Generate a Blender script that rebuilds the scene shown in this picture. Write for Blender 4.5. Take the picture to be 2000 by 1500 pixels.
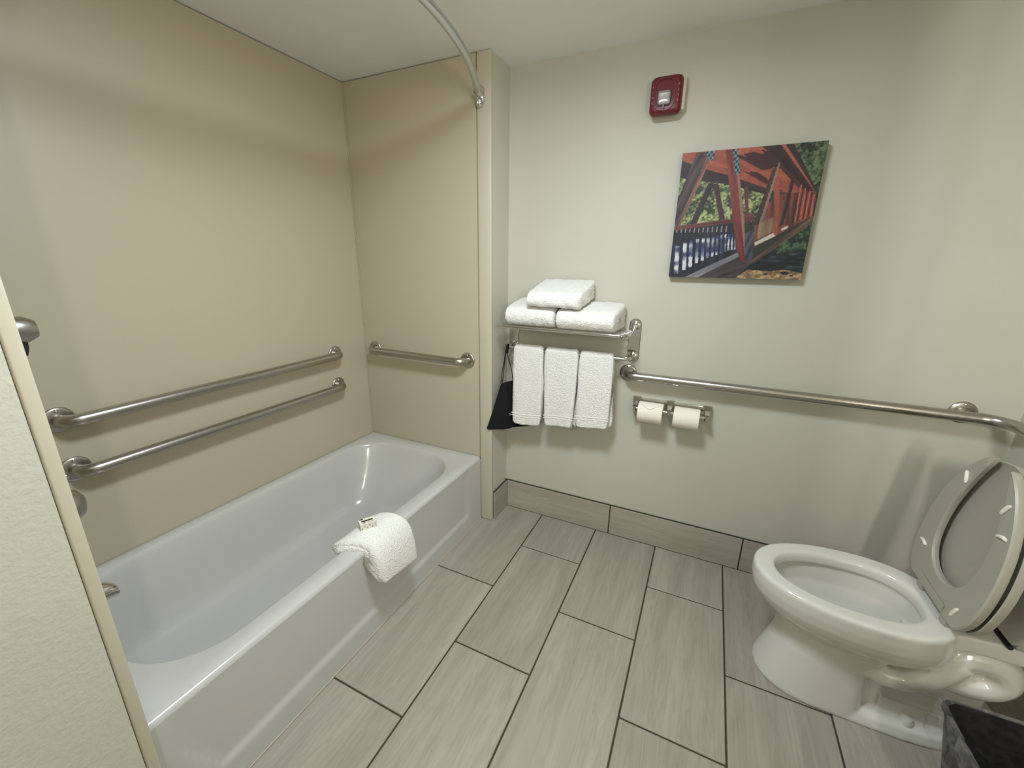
import bpy, bmesh, math, random
import numpy as np
from mathutils import Vector, Matrix, noise
random.seed(7)
for o in list(bpy.data.objects): bpy.data.objects.remove(o, do_unlink=True)
scn = bpy.context.scene
COL = scn.collection
PI = math.pi

# ------------------------------------------------------------------ camera
cam_d = bpy.data.cameras.new('camera'); cam = bpy.data.objects.new('camera', cam_d); COL.objects.link(cam)
YAW, PITCH, ROLL, FPX = 0.4394, -0.2876, 0.0129, 805.3
fw = Vector((-math.sin(YAW)*math.cos(PITCH), math.cos(YAW)*math.cos(PITCH), math.sin(PITCH)))
r0 = Vector((math.cos(YAW), math.sin(YAW), 0)); u0 = r0.cross(fw)
rt = r0*math.cos(ROLL) + u0*math.sin(ROLL); up = u0*math.cos(ROLL) - r0*math.sin(ROLL)
M = Matrix((rt, up, -fw)).transposed().to_4x4(); M.translation = Vector((1.7534, -1.9356, 1.3795))
cam.matrix_world = M
cam_d.sensor_width = 36.0; cam_d.lens = FPX/2000*36.0; cam_d.clip_start = 0.01
scn.camera = cam

# ------------------------------------------------------------------ world / exposure / lamp strengths
w = bpy.data.worlds.new('world'); scn.world = w; w.use_nodes = True
w.node_tree.nodes['Background'].inputs[0].default_value = (0.9, 0.92, 0.85, 1)
w.node_tree.nodes['Background'].inputs[1].default_value = 0.02
vs = scn.view_settings
vs.view_transform = 'Standard'; vs.look = 'None'; vs.gamma = 1.0; vs.use_curve_mapping = False
vs.exposure = 0.0
CEIL_W, CEIL_COL = 19.5, (0.92, 1.0, 1.09)
VAN_W, VAN_COL = 8.2, (1.0, 0.925, 0.83)
CEIL_POS = (1.36, -1.22)

# ------------------------------------------------------------------ room constants
H = 2.208        # ceiling
XT = 0.752       # tub front
XP = 0.8166      # post / return wall / near wing wall face
YA = -0.186      # far alcove wall
YN = -1.695      # near alcove wall
XR = 2.765       # right wall
YF = -2.45       # front wall
ZT = 0.38        # tub rim

# ------------------------------------------------------------------ node helpers
def new_mat(name):
    m = bpy.data.materials.new(name); m.use_nodes = True
    nt = m.node_tree; b = nt.nodes['Principled BSDF']
    return m, nt, b
def srgb(r, g, b, k=1.0):
    f = lambda c: (c/12.92 if c <= .04045 else ((c+.055)/1.055)**2.4)
    return (f(r/255)*k, f(g/255)*k, f(b/255)*k, 1)
def link(nt, a, ao, b, bi): nt.links.new(a.outputs[ao], b.inputs[bi])
def bump(nt, b, scale, strength, dist=0.002, detail=3, coord='Object'):
    tc = nt.nodes.new('ShaderNodeTexCoord'); n = nt.nodes.new('ShaderNodeTexNoise')
    n.inputs['Scale'].default_value = scale; n.inputs['Detail'].default_value = detail
    bp = nt.nodes.new('ShaderNodeBump'); bp.inputs['Strength'].default_value = strength; bp.inputs['Distance'].default_value = dist
    link(nt, tc, coord, n, 'Vector'); link(nt, n, 'Fac', bp, 'Height'); link(nt, bp, 'Normal', b, 'Normal')
    return tc, n
def simple(name, col, rough=.5, metal=0., var=0.04, vscale=6., bumps=None, spec=None, coat=0.):
    m, nt, b = new_mat(name)
    tc = nt.nodes.new('ShaderNodeTexCoord'); n = nt.nodes.new('ShaderNodeTexNoise'); n.inputs['Scale'].default_value = vscale
    r = nt.nodes.new('ShaderNodeValToRGB')
    c0 = tuple(max(0, c*(1-var)) for c in col[:3])+(1,); c1 = tuple(min(1, c*(1+var)) for c in col[:3])+(1,)
    r.color_ramp.elements[0].position = .3; r.color_ramp.elements[1].position = .7
    r.color_ramp.elements[0].color = c0; r.color_ramp.elements[1].color = c1
    link(nt, tc, 'Object', n, 'Vector'); link(nt, n, 'Fac', r, 'Fac'); link(nt, r, 'Color', b, 'Base Color')
    b.inputs['Roughness'].default_value = rough; b.inputs['Metallic'].default_value = metal
    if spec is not None: b.inputs['Specular IOR Level'].default_value = spec
    if coat: b.inputs['Coat Weight'].default_value = coat; b.inputs['Coat Roughness'].default_value = .05
    if bumps: bump(nt, b, *bumps)
    return m
def brushed(name, col, rough):
    m, nt, b = new_mat(name)
    tc = nt.nodes.new('ShaderNodeTexCoord'); mp = nt.nodes.new('ShaderNodeMapping'); n = nt.nodes.new('ShaderNodeTexNoise')
    mp.inputs['Scale'].default_value = (60, 60, 400); n.inputs['Scale'].default_value = 1.0
    mr = nt.nodes.new('ShaderNodeMapRange'); mr.inputs[3].default_value = rough*.75; mr.inputs[4].default_value = rough*1.25
    link(nt, tc, 'Object', mp, 'Vector'); link(nt, mp, 'Vector', n, 'Vector'); link(nt, n, 'Fac', mr, 'Value'); link(nt, mr, 'Result', b, 'Roughness')
    b.inputs['Base Color'].default_value = col; b.inputs['Metallic'].default_value = 1.0
    return m
def tile_mat(name, axis, k=1.0):
    """stone-look porcelain with streaks running along the given local axis, each tile offset by its object random"""
    m, nt, b = new_mat(name)
    tc = nt.nodes.new('ShaderNodeTexCoord'); oi = nt.nodes.new('ShaderNodeObjectInfo')
    mul = nt.nodes.new('ShaderNodeVectorMath'); mul.operation = 'SCALE'
    comb = nt.nodes.new('ShaderNodeCombineXYZ')
    for i in range(3): nt.links.new(oi.outputs['Random'], comb.inputs[i])
    link(nt, comb, 0, mul, 0); mul.inputs['Scale'].default_value = 37.0
    add = nt.nodes.new('ShaderNodeVectorMath'); add.operation = 'ADD'
    link(nt, tc, 'Object', add, 0); link(nt, mul, 0, add, 1)
    def noise_tex(sx, sy, sz, det, dist=0.0):
        mp = nt.nodes.new('ShaderNodeMapping'); mp.inputs['Scale'].default_value = (sx, sy, sz)
        n = nt.nodes.new('ShaderNodeTexNoise'); n.inputs['Scale'].default_value = 1.0; n.inputs['Detail'].default_value = det; n.inputs['Roughness'].default_value = .6
        n.inputs['Distortion'].default_value = dist
        link(nt, add, 0, mp, 'Vector'); link(nt, mp, 'Vector', n, 'Vector'); return n
    S = lambda a, c: (c, a, a) if axis == 'x' else (a, c, a)
    n1 = noise_tex(*S(11, 1.2), 5, .8); n2 = noise_tex(*S(70, 6), 4, .8); n3 = noise_tex(*S(30, 2.2), 5, 1.2)
    r1 = nt.nodes.new('ShaderNodeValToRGB'); e = r1.color_ramp.elements
    e[0].position = .28; e[0].color = srgb(172*k, 165*k, 148*k); e[1].position = .75; e[1].color = srgb(198*k, 191*k, 175*k)
    x = e.new(.5); x.color = srgb(184*k, 177*k, 161*k)
    link(nt, n1, 'Fac', r1, 'Fac')
    mix = nt.nodes.new('ShaderNodeMix'); mix.data_type = 'RGBA'; mix.blend_type = 'OVERLAY'; mix.inputs[0].default_value = .08
    r2 = nt.nodes.new('ShaderNodeValToRGB'); r2.color_ramp.elements[0].position = .35; r2.color_ramp.elements[1].position = .65
    r2.color_ramp.elements[0].color = (.36, .36, .36, 1); r2.color_ramp.elements[1].color = (.6, .6, .6, 1)
    link(nt, n2, 'Fac', r2, 'Fac'); nt.links.new(r1.outputs['Color'], mix.inputs[6]); nt.links.new(r2.outputs['Color'], mix.inputs[7])
    mix2 = nt.nodes.new('ShaderNodeMix'); mix2.data_type = 'RGBA'; mix2.blend_type = 'MULTIPLY'; mix2.inputs[0].default_value = 1.0
    r3 = nt.nodes.new('ShaderNodeValToRGB'); e = r3.color_ramp.elements
    e[0].position = .44; e[0].color = (1, 1, 1, 1); e[1].position = .56; e[1].color = (1, 1, 1, 1); x = e.new(.5); x.color = (.90, .885, .865, 1)
    link(nt, n3, 'Fac', r3, 'Fac'); nt.links.new(mix.outputs[2], mix2.inputs[6]); nt.links.new(r3.outputs['Color'], mix2.inputs[7])
    hsv = nt.nodes.new('ShaderNodeHueSaturation'); mr = nt.nodes.new('ShaderNodeMapRange')
    mr.inputs[3].default_value = .94; mr.inputs[4].default_value = 1.05
    link(nt, oi, 'Random', mr, 'Value'); link(nt, mr, 'Result', hsv, 'Value'); nt.links.new(mix2.outputs[2], hsv.inputs['Color'])
    link(nt, hsv, 'Color', b, 'Base Color'); b.inputs['Roughness'].default_value = .42
    bp = nt.nodes.new('ShaderNodeBump'); bp.inputs['Strength'].default_value = .06; bp.inputs['Distance'].default_value = .001
    link(nt, n2, 'Fac', bp, 'Height'); link(nt, bp, 'Normal', b, 'Normal')
    return m

PAINT = simple('cream_wall_paint', srgb(197, 195, 180), .55, var=.012, vscale=3, bumps=(260, .10, .001, 2))
PAINT2 = simple('cream_orange_peel_paint', srgb(197, 195, 180), .6, var=.012, vscale=3, bumps=(95, .45, .003, 3))
PANEL = simple('beige_solid_surface_panel', srgb(189, 180, 157), .38, var=.012, vscale=2, bumps=(500, .03, .0005, 2))
TRIM = simple('cream_corner_trim', srgb(196, 189, 168), .4, var=.015, vscale=5)
CEIL = simple('flat_white_ceiling_paint', srgb(236, 236, 230), .8, var=.01, vscale=4, bumps=(200, .08, .001, 2))
GROUT = simple('dark_brown_grout', srgb(64, 56, 45), .9, var=.15, vscale=60, bumps=(300, .3, .001, 2))
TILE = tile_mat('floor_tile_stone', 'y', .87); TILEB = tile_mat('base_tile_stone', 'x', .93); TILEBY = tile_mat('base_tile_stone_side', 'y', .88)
ENAMEL = simple('white_tub_enamel', srgb(195, 195, 190), .19, var=.01, vscale=3, coat=.3)
CHINA = simple('white_vitreous_china', srgb(212, 211, 201), .12, var=.01, vscale=3, coat=.4)
SEATM = simple('white_seat_plastic', srgb(165, 162, 148), .36, var=.01, vscale=5)
BUMPM = simple('pale_rubber', srgb(228, 225, 212), .4)
STEEL = brushed('brushed_stainless', (.44, .41, .37, 1), .30)
NICKEL = brushed('satin_nickel', (.40, .38, .35, 1), .34)
CHROME = simple('polished_chrome', (.66, .64, .60, 1), .09, 1.0, var=.03, vscale=9)
RODM = simple('polished_aluminium_rod', (.60, .61, .61, 1), .22, 1.0, var=.03, vscale=9)
TERRY = simple('white_terry', srgb(244, 243, 236), .95, var=.03, vscale=220, bumps=(190, 1.0, .006, 4), spec=.1)
TERRYB = simple('white_terry_border', srgb(240, 239, 231), .9, var=.03, vscale=160, bumps=(700, .5, .002, 2), spec=.1)
BLACKF = simple('black_bag_cloth', srgb(8, 8, 12), .95, var=.2, vscale=40, bumps=(500, .3, .001, 2))
BLACKP = simple('black_bin_plastic', srgb(7, 7, 7), .6, var=.1)
RED = simple('red_alarm_plastic', srgb(104, 26, 37), .38, var=.03, vscale=20)
REDD = simple('dark_red_recess', srgb(52, 10, 16), .5)
IVORY = simple('ivory_back_box', srgb(206, 200, 176), .5)
PAPER = simple('white_tissue_paper', srgb(240, 233, 218), .95, var=.015, vscale=80, bumps=(350, .25, .001, 2), spec=.1)
CARD = simple('brown_cardboard', srgb(150, 125, 95), .9)
SOAPB = simple('printed_soap_box', srgb(228, 224, 210), .5, var=.05, vscale=60)
DARKPR = simple('dark_green_print', srgb(44, 44, 24), .6)
GREYPR = simple('grey_print', srgb(120, 120, 112), .6)
WHITEPR = simple('pale_print', srgb(176, 176, 182), .7)
PINKPR = simple('faded_lettering', srgb(205, 150, 140), .6)
TAGM = simple('grey_care_tag', srgb(120, 120, 108), .8, var=.35, vscale=300)
DOORM = simple('white_door_paint', srgb(205, 198, 182), .5, bumps=(120, .05, .001, 2))
SILIC = simple('grey_caulk', srgb(176, 168, 147), .6)
RUBBER = simple('dark_rubber', srgb(30, 30, 30), .6)
def glassy(name, col, rough, trans, alpha=1.0):
    m, nt, b = new_mat(name)
    b.inputs['Base Color'].default_value = col; b.inputs['Roughness'].default_value = rough
    b.inputs['Transmission Weight'].default_value = trans; b.inputs['Alpha'].default_value = alpha; b.inputs['IOR'].default_value = 1.45
    bump(nt, b, 60, .1, .002)
    return m
LENS = glassy('clear_strobe_lens', (.92, .95, .95, 1), .06, .75)
WATER = simple('toilet_water', srgb(164, 169, 173), .05, var=.005, spec=.5)
def liner_mat(name, col, a0, a1):
    m, nt, b = new_mat(name)
    b.inputs['Base Color'].default_value = col; b.inputs['Roughness'].default_value = .18
    tc = nt.nodes.new('ShaderNodeTexCoord'); n = nt.nodes.new('ShaderNodeTexNoise'); n.inputs['Scale'].default_value = 28; n.inputs['Distortion'].default_value = 1.5
    mr = nt.nodes.new('ShaderNodeMapRange'); mr.inputs[1].default_value = .35; mr.inputs[2].default_value = .75; mr.inputs[3].default_value = a0; mr.inputs[4].default_value = a1
    link(nt, tc, 'Object', n, 'Vector'); link(nt, n, 'Fac', mr, 'Value'); link(nt, mr, 'Result', b, 'Alpha')
    bp = nt.nodes.new('ShaderNodeBump'); bp.inputs['Strength'].default_value = .6; bp.inputs['Distance'].default_value = .01
    link(nt, n, 'Fac', bp, 'Height'); link(nt, bp, 'Normal', b, 'Normal')
    return m
LINER = liner_mat('clear_plastic_liner', (.35, .35, .35, 1), .008, .07); CUFF = liner_mat('clear_plastic_cuff', (.42, .41, .38, 1), .05, .38)
def emit(name, col, s):
    m, nt, b = new_mat(name); b.inputs['Base Color'].default_value = (.8, .8, .8, 1)
    b.inputs['Emission Color'].default_value = col+(1,); b.inputs['Emission Strength'].default_value = s
    bump(nt, b, 50, .02)
    return m
GLOWC = emit('lit_ceiling_diffuser', CEIL_COL, 23.0); GLOWV = emit('lit_vanity_tube', VAN_COL, 6.0)

# ------------------------------------------------------------------ mesh helpers (all shapes authored in world metres)
WORLD = {}
def finish(name, bm, mat, parent=None, smooth=True, origin=None, auto=40):
    bmesh.ops.recalc_face_normals(bm, faces=bm.faces[:])
    co = [v.co for v in bm.verts]
    lo = Vector([min(c[i] for c in co) for i in range(3)]); hi = Vector([max(c[i] for c in co) for i in range(3)])
    og = Vector(origin) if origin is not None else Vector(((lo.x+hi.x)/2, (lo.y+hi.y)/2, lo.z))
    bmesh.ops.translate(bm, verts=bm.verts[:], vec=-og)
    me = bpy.data.meshes.new(name); bm.to_mesh(me); bm.free()
    for p in me.polygons: p.use_smooth = smooth
    if smooth and auto: me.set_sharp_from_angle(angle=math.radians(auto))
    me.materials.append(mat)
    o = bpy.data.objects.new(name, me); COL.objects.link(o)
    WORLD[o] = og
    if parent is not None: o.parent = parent; o.location = og - WORLD[parent]
    else: o.location = og
    return o
def thing(name, label, cat, loc, group=None):
    o = bpy.data.objects.new(name, None); COL.objects.link(o); o.location = loc; o.empty_display_size = .05
    o['label'] = label; o['category'] = cat; WORLD[o] = Vector(loc)
    if group: o['group'] = group
    return o
def tag(o, label, cat, group=None):
    o['label'] = label; o['category'] = cat
    if group: o['group'] = group
    return o
def struct(o, label=None):
    o['kind'] = 'structure'
    o['label'] = label; o['category'] = o.name.split('.')[0].split('_')[0]
    return o
def NB(): return bmesh.new()
def box(bm, x0, x1, y0, y1, z0, z1, bev=0, seg=2):
    ret = bmesh.ops.create_cube(bm, size=1.0)
    for v in ret['verts']:
        v.co = Vector((x0 if v.co.x < 0 else x1, y0 if v.co.y < 0 else y1, z0 if v.co.z < 0 else z1))
    if bev:
        es = list({e for v in ret['verts'] for e in v.link_edges})
        bmesh.ops.bevel(bm, geom=es, offset=bev, segments=seg, affect='EDGES', profile=.5)
    return bm
def loft(bm, loops, cap0=True, cap1=True, wrap=False):
    vs_ = [[bm.verts.new(p) for p in L] for L in loops]
    n = len(vs_[0]); pairs = list(zip(vs_[:-1], vs_[1:]))
    if wrap: pairs.append((vs_[-1], vs_[0]))
    for a, b in pairs:
        for i in range(n):
            j = (i+1) % n
            try: bm.faces.new((a[i], a[j], b[j], b[i]))
            except ValueError: pass
    if not wrap:
        if cap0: bm.faces.new(vs_[0][::-1])
        if cap1: bm.faces.new(vs_[-1])
    return vs_
def tube(bm, pts, r, n=16, caps=True):
    pts = [Vector(p) for p in pts]; rs = r if hasattr(r, '__len__') else [r]*len(pts)
    T = []
    for i in range(len(pts)):
        a = pts[max(i-1, 0)]; b = pts[min(i+1, len(pts)-1)]; T.append((b-a).normalized())
    ref = Vector((0, 0, 1)) if abs(T[0].z) < .9 else Vector((1, 0, 0))
    N = (ref - T[0]*ref.dot(T[0])).normalized(); loops = []
    for i, p in enumerate(pts):
        N = (N - T[i]*N.dot(T[i])).normalized(); B = T[i].cross(N)
        loops.append([p + (N*math.cos(t)+B*math.sin(t))*rs[i] for t in [2*PI*k/n for k in range(n)]])
    loft(bm, loops, caps, caps)
    return bm
def lathe(bm, origin, axis, prof, n=32):
    """prof: list of (distance along axis, radius)"""
    ax = Vector(axis).normalized(); ref = Vector((0, 0, 1)) if abs(ax.z) < .9 else Vector((1, 0, 0))
    A = (ref - ax*ref.dot(ax)).normalized(); B = ax.cross(A); o = Vector(origin)
    loft(bm, [[o+ax*d+(A*math.cos(t)+B*math.sin(t))*max(r, 1e-4) for t in [2*PI*k/n for k in range(n)]] for d, r in prof])
    return bm
def arc(c, a, b, t0, t1, n):
    """points c + a*cos + b*sin"""
    c, a, b = Vector(c), Vector(a), Vector(b)
    return [c + a*math.cos(t0+(t1-t0)*i/n) + b*math.sin(t0+(t1-t0)*i/n) for i in range(n+1)]
def text_mesh(name, body, size, mat, parent, M4, ext=.0004, align='CENTER'):
    cu = bpy.data.curves.new(name+'_c', 'FONT'); cu.body = body; cu.size = size; cu.extrude = ext; cu.align_x = align; cu.align_y = 'CENTER'
    tmp = bpy.data.objects.new(name+'_t', cu); COL.objects.link(tmp)
    bpy.context.view_layer.update()
    me = bpy.data.meshes.new_from_object(tmp.evaluated_get(bpy.context.evaluated_depsgraph_get()))
    bpy.data.objects.remove(tmp, do_unlink=True); bpy.data.curves.remove(cu)
    me.transform(M4); me.materials.clear(); me.materials.append(mat)
    o = bpy.data.objects.new(name, me); COL.objects.link(o); o.parent = parent; o.location = -WORLD[parent]
    WORLD[o] = Vector((0, 0, 0)); return o
def displace(o, strength, size, sub=0, depth=2):
    if sub:
        s = o.modifiers.new('sub', 'SUBSURF'); s.levels = sub; s.render_levels = sub
    tx = bpy.data.textures.new(o.name+'_n', 'CLOUDS'); tx.noise_scale = size; tx.noise_depth = depth
    d = o.modifiers.new('disp', 'DISPLACE'); d.texture = tx; d.strength = strength; d.mid_level = .5; d.texture_coords = 'GLOBAL'
def area_light(name, loc, rot, size, power, col, parent, shape='DISK', size_y=None, spread=PI):
    d = bpy.data.lights.new(name, 'AREA'); d.shape = shape; d.size = size; d.energy = power; d.color = col; d.spread = spread
    if size_y: d.size_y = size_y
    o = bpy.data.objects.new(name, d); COL.objects.link(o); o.parent = parent; o.location = Vector(loc)-WORLD[parent]; o.rotation_euler = rot
    return o

# ================================================================== THE ROOM
G = .0058       # joint width
TW, TL = .3078, .6126
XB = 1.0491
bm = NB(); box(bm, XT-.01, XR, YF, 0, -.06, -.0025)
floor = struct(finish('floor', bm, GROUT, smooth=False), 'pale stone-look plank tiles with thin dark grout joints underfoot')
tile_cache = {}
def floor_tile(x0, x1, y0, y1):
    wx, wy = round(x1-x0, 4), round(y1-y0, 4)
    key = (wx, wy)
    loc = Vector(((x0+x1)/2, (y0+y1)/2, -.012))
    if key not in tile_cache:
        b = NB(); box(b, x0, x1, y0, y1, -.012, 0, .0016, 1)
        o = finish('tile', b, TILE, floor, smooth=False); tile_cache[key] = o.data
    else:
        o = bpy.data.objects.new('tile', tile_cache[key]); COL.objects.link(o); o.parent = floor; o.location = loc-WORLD[floor]; WORLD[o] = loc
cols = [XT] + [XB+i*TW for i in range(0, 6)] + [XR]
starts = [-.6066, -.3035, -.6128, -.3080, -.6170, -.3100, -.6100]
for ci in range(len(cols)-1):
    x0 = cols[ci] + (.0015 if ci == 0 else G/2); x1 = cols[ci+1] - (.002 if ci == len(cols)-2 else G/2)
    if x1-x0 < .02: continue
    ya = -.0095 if ci else -.009
    yb = starts[ci]
    while ya > YF+.01:
        y1 = ya - (0 if ya > -.02 else G/2); y0 = max(yb+G/2, YF+.002)
        # the first column stops against the tub and post
        if y1-y0 > .01:
            xx0 = x0
            if ci == 0 and y1 > YA:      # piece beside the return wall, behind the post
                floor_tile(XP+.0105, x1, y0, y1) if False else None
            floor_tile(xx0, x1, y0, y1)
        ya = yb; yb = yb-TL
bm = NB(); box(bm, -.1, XR+.1, YF-.1, .1, H, H+.1)
struct(finish('ceiling', bm, CEIL, smooth=False), 'flat off-white painted ceiling')
bm = NB(); box(bm, XP-.05, XR+.1, 0, .1, -.06, H)
struct(finish('wall_back', bm, PAINT, smooth=False), 'cream painted wall behind towel shelf, picture and toilet')
bm = NB(); box(bm, XR, XR+.1, YF-.1, 0, -.06, H)
struct(finish('wall_right', bm, PAINT, smooth=False), 'cream painted wall behind the toilet tank')
bm = NB(); box(bm, XP-.05, XR+.1, YF-.1, YF, -.06, H)
struct(finish('wall_front', bm, PAINT, smooth=False), 'cream painted wall behind the viewer')
# alcove: long wall panel, far end panel, near end panel. A 4 mm open joint is left under the ceiling
bm = NB(); box(bm, -.012, 0, YN, YA, ZT-.01, H-.005)
wl = struct(finish('wall_left', bm, PANEL, smooth=False), 'smooth beige panel along the long side of the tub')
bm = NB(); box(bm, -.1, -.012, YN-.02, YA+.02, -.06, H)
finish('wall_backing', bm, PAINT, wl, smooth=False)
bm = NB(); box(bm, -.1, XP-.002, YA+.012, 0.1, -.06, H)
wr = struct(finish('wall_return', bm, PAINT, smooth=False), 'narrow cream return wall beside the towel shelf')
bm = NB(); box(bm, -.004, XT-.006, YA, YA+.012, ZT-.01, H-.005)
struct(finish('wall_alcove', bm, PANEL, smooth=False), 'smooth beige panel at the far end of the tub')
bm = NB(); box(bm, -.1, XP-.002, YF-.1, YN-.0215, -.06, H)
ww = struct(finish('wall_near', bm, PAINT2, smooth=False), 'textured cream wall end nearest the viewer')
bm = NB(); box(bm, -.1, XT-.006, YN-.0215, YN, -.06, H-.005)
finish('end_panel', bm, PANEL, ww, smooth=False)
# corner trims
bm = NB(); box(bm, XT-.004, XP+.0005, YA-.0015, YA+.022, 0, H, .007, 3)
struct(finish('trim_1', bm, TRIM, smooth=True, auto=30), 'cream corner post at the far end of the tub')
bm = NB(); box(bm, XT-.004, XP+.0005, YN-.020, YN+.001, 0, H, .004, 3)
struct(finish('trim_2', bm, TRIM, smooth=True, auto=30), 'cream corner strip on the wall end nearest the viewer')
# caulk beads
bm = NB(); tube(bm, [(.003, YA-.003, ZT+.003), (.003, YA-.003, H-.01)], .0032, 8)
finish('caulk', bm, SILIC, wl)
# baseboards
HB = .1675
bm = NB(); box(bm, XP, XR, -.0075, 0, 0, HB+.002)
bb = struct(finish('baseboard_back', bm, GROUT, smooth=False), 'row of cut stone-look tiles along the foot of the cream wall')
bx = 1.4236
edges = [XP+.011, bx, bx+TL, XR]
for a, b_ in zip(edges[:-1], edges[1:]):
    x0 = a + (G/2 if a > XP+.02 else 0); x1 = b_-G/2
    b = NB(); box(b, x0, x1, -.0105, -.001, .0015, HB-.002, .001, 1); finish('tile', b, TILEB, bb, smooth=False)
bm = NB(); box(bm, XP-.001, XP+.0075, YA+.024, 0, 0, HB+.002)
br = struct(finish('baseboard_return', bm, GROUT, smooth=False), 'short cut stone-look tile at the foot of the return wall')
b = NB(); box(b, XP+.001, XP+.0105, YA+.0235, -.011, .0015, HB-.002, .001, 1); finish('tile', b, TILEBY, br, smooth=False)
b = NB(); box(b, XR-.0105, XR-.001, YF+.002, -.012, .0015, HB-.002, .001, 1)
struct(finish('baseboard_right', b, TILEBY, smooth=False), 'cut stone-look tile along the wall behind the toilet')
# unseen pier added behind the viewer to cast vertical bands on the back wall
bm = NB(); box(bm, 2.385, 2.465, -2.15, -1.72, 0, H)
struct(finish('wall_light_blocker', bm, PAINT, smooth=False), 'narrow cream pier added out of view to cast vertical shadow bands')

# ================================================================== LAMPS
cx, cy = CEIL_POS
t = thing('ceiling_light', 'round flush ceiling lamp with a frosted diffuser above the floor', 'lamp', (cx, cy, H))
bm = NB(); lathe(bm, (cx, cy, H), (0, 0, -1), [(0, .19), (.03, .19), (.034, .186), (.034, .172), (.02, .168)], 48); finish('rim', bm, RODM, t)
bm = NB(); lathe(bm, (cx, cy, H), (0, 0, -1), [(.005, .168), (.035, .167), (.055, .145), (.066, .09), (.069, .001)], 48); finish('diffuser', bm, GLOWC, t)
area_light('ceiling_bulb', (cx, cy, H-.073), (0, 0, 0), .33, CEIL_W, CEIL_COL, t)
t = thing('wall_lamp', 'pair of upright frosted tube lamps on the wall behind the viewer', 'lamp', (2.50, YF, 1.3))
bm = NB(); box(bm, 2.41, 2.59, YF, YF+.02, 1.45, 1.65, .004); finish('back_plate', bm, CHROME, t)
for xx in (2.46, 2.53):
    bm = NB(); lathe(bm, (xx, YF+.055, 1.30), (0, 0, 1), [(0, .001), (0, .024), (.01, .028), (.49, .028), (.50, .024), (.5, .001)], 24); sh = finish('tube_shade', bm, GLOWV, t)
    bm = NB(); tube(bm, [(xx, YF+.015, 1.55), (xx, YF+.04, 1.55)], .012, 12); finish('arm', bm, CHROME, t)
    area_light('tube_bulb', (xx, YF+.092, 1.55), (PI/2, 0, 0), .05, VAN_W, VAN_COL, t, 'RECTANGLE', .46)

# ================================================================== BATHTUB
def rrect(x0, x1, y0, y1, r, z, n=12):
    r = min(r, (x1-x0)/2-.001, (y1-y0)/2-.001); out = []
    for cx_, cy_, a0 in ((x1-r, y1-r, 0), (x0+r, y1-r, PI/2), (x0+r, y0+r, PI), (x1-r, y0+r, 1.5*PI)):
        for k in range(n+1):
            a = a0+PI/2*k/n; out.append(Vector((cx_+r*math.cos(a), cy_+r*math.sin(a), z)))
    return out
T = thing('bathtub', 'white enamelled alcove bathtub with a straight apron front', 'bathtub', ((XT)/2, (YA+YN)/2, 0))
x0, x1, y0, y1 = .002, XT-.001, YN+.002, YA-.002
bm = NB()
# inner opening
ix0, ix1, iy0, iy1 = .05, XT-.072, YN+.075, YA-.085
loops = [rrect(x0, x1, y0, y1, .004, ZT-.016), rrect(x0+.001, x1-.002, y0+.001, y1-.001, .005, ZT-.008), rrect(x0+.003, x1-.007, y0+.003, y1-.003, .006, ZT-.002), rrect(x0+.008, x1-.014, y0+.008, y1-.008, .008, ZT)]
def inner(dz, ins, insf, insn, r): return rrect(ix0+ins, ix1-ins, iy0+insn, iy1-insf, r, ZT-dz)
loops += [inner(0, -.006, -.006, -.006, .21), inner(.004, 0, 0, 0, .205), inner(.012, .005, .006, .005, .20), inner(.03, .011, .014, .009, .195), inner(.10, .026, .045, .022, .18), inner(.20, .044, .10, .04, .16), inner(.27, .060, .15, .055, .14), inner(.300, .080, .185, .075, .12), inner(.318, .11, .225, .11, .10), inner(.325, .16, .28, .16, .08)]
loft(bm, loops, False, True)
finish('basin', bm, ENAMEL, T, auto=60)
# apron with a shallow sunken panel
bm = NB()
NY, NZ = 120, 40
def sm(a, b, v):
    t_ = min(1, max(0, (v-a)/(b-a))); return t_*t_*(3-2*t_)
grid = []
for i in range(NY+1):
    y = y0+(y1-y0)*i/NY; row = []
    for j in range(NZ+1):
        z = (ZT-.016)*j/NZ
        yin = min(sm(y0+.03, y0+.075, y), 1-sm(y1-.16, y1-.11, y))
        # lower near corner of the panel is cut at an angle
        zb = .085 + .17*max(0, 1-(y-y0-.045)/.08)
        d = .008*yin*sm(zb-.004, zb+.020, z)*min(1, max(0, (ZT-.02-z)/(ZT-.12)))**.7
        row.append(bm.verts.new((x1-d, y, z)))
    grid.append(row)
for i in range(NY):
    for j in range(NZ): bm.faces.new((grid[i][j], grid[i+1][j], grid[i+1][j+1], grid[i][j+1]))
back = [[bm.verts.new((x1-.03, y, z)) for z in (0, ZT-.016)] for y in (y0, y1)]
bm.faces.new([grid[0][j] for j in range(NZ+1)]+[back[0][1], back[0][0]])
bm.faces.new([grid[NY][j] for j in range(NZ, -1, -1)]+[back[1][0], back[1][1]])
bm.faces.new([grid[i][0] for i in range(NY, -1, -1)]+[back[0][0], back[1][0]])
finish('apron', bm, ENAMEL, T, auto=60)
bm = NB(); lathe(bm, (.38, YN+.2, .058), (0, 0, 1), [(0, .001), (0, .032), (.003, .034), (.006, .03), (.006, .001)], 24); finish('drain', bm, CHROME, T)
bm = NB(); tube(bm, [(XT+.0005, YN+.01, .002), (XT+.0005, YA-.005, .002)], .003, 6); finish('caulk', bm, SILIC, T)

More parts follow.
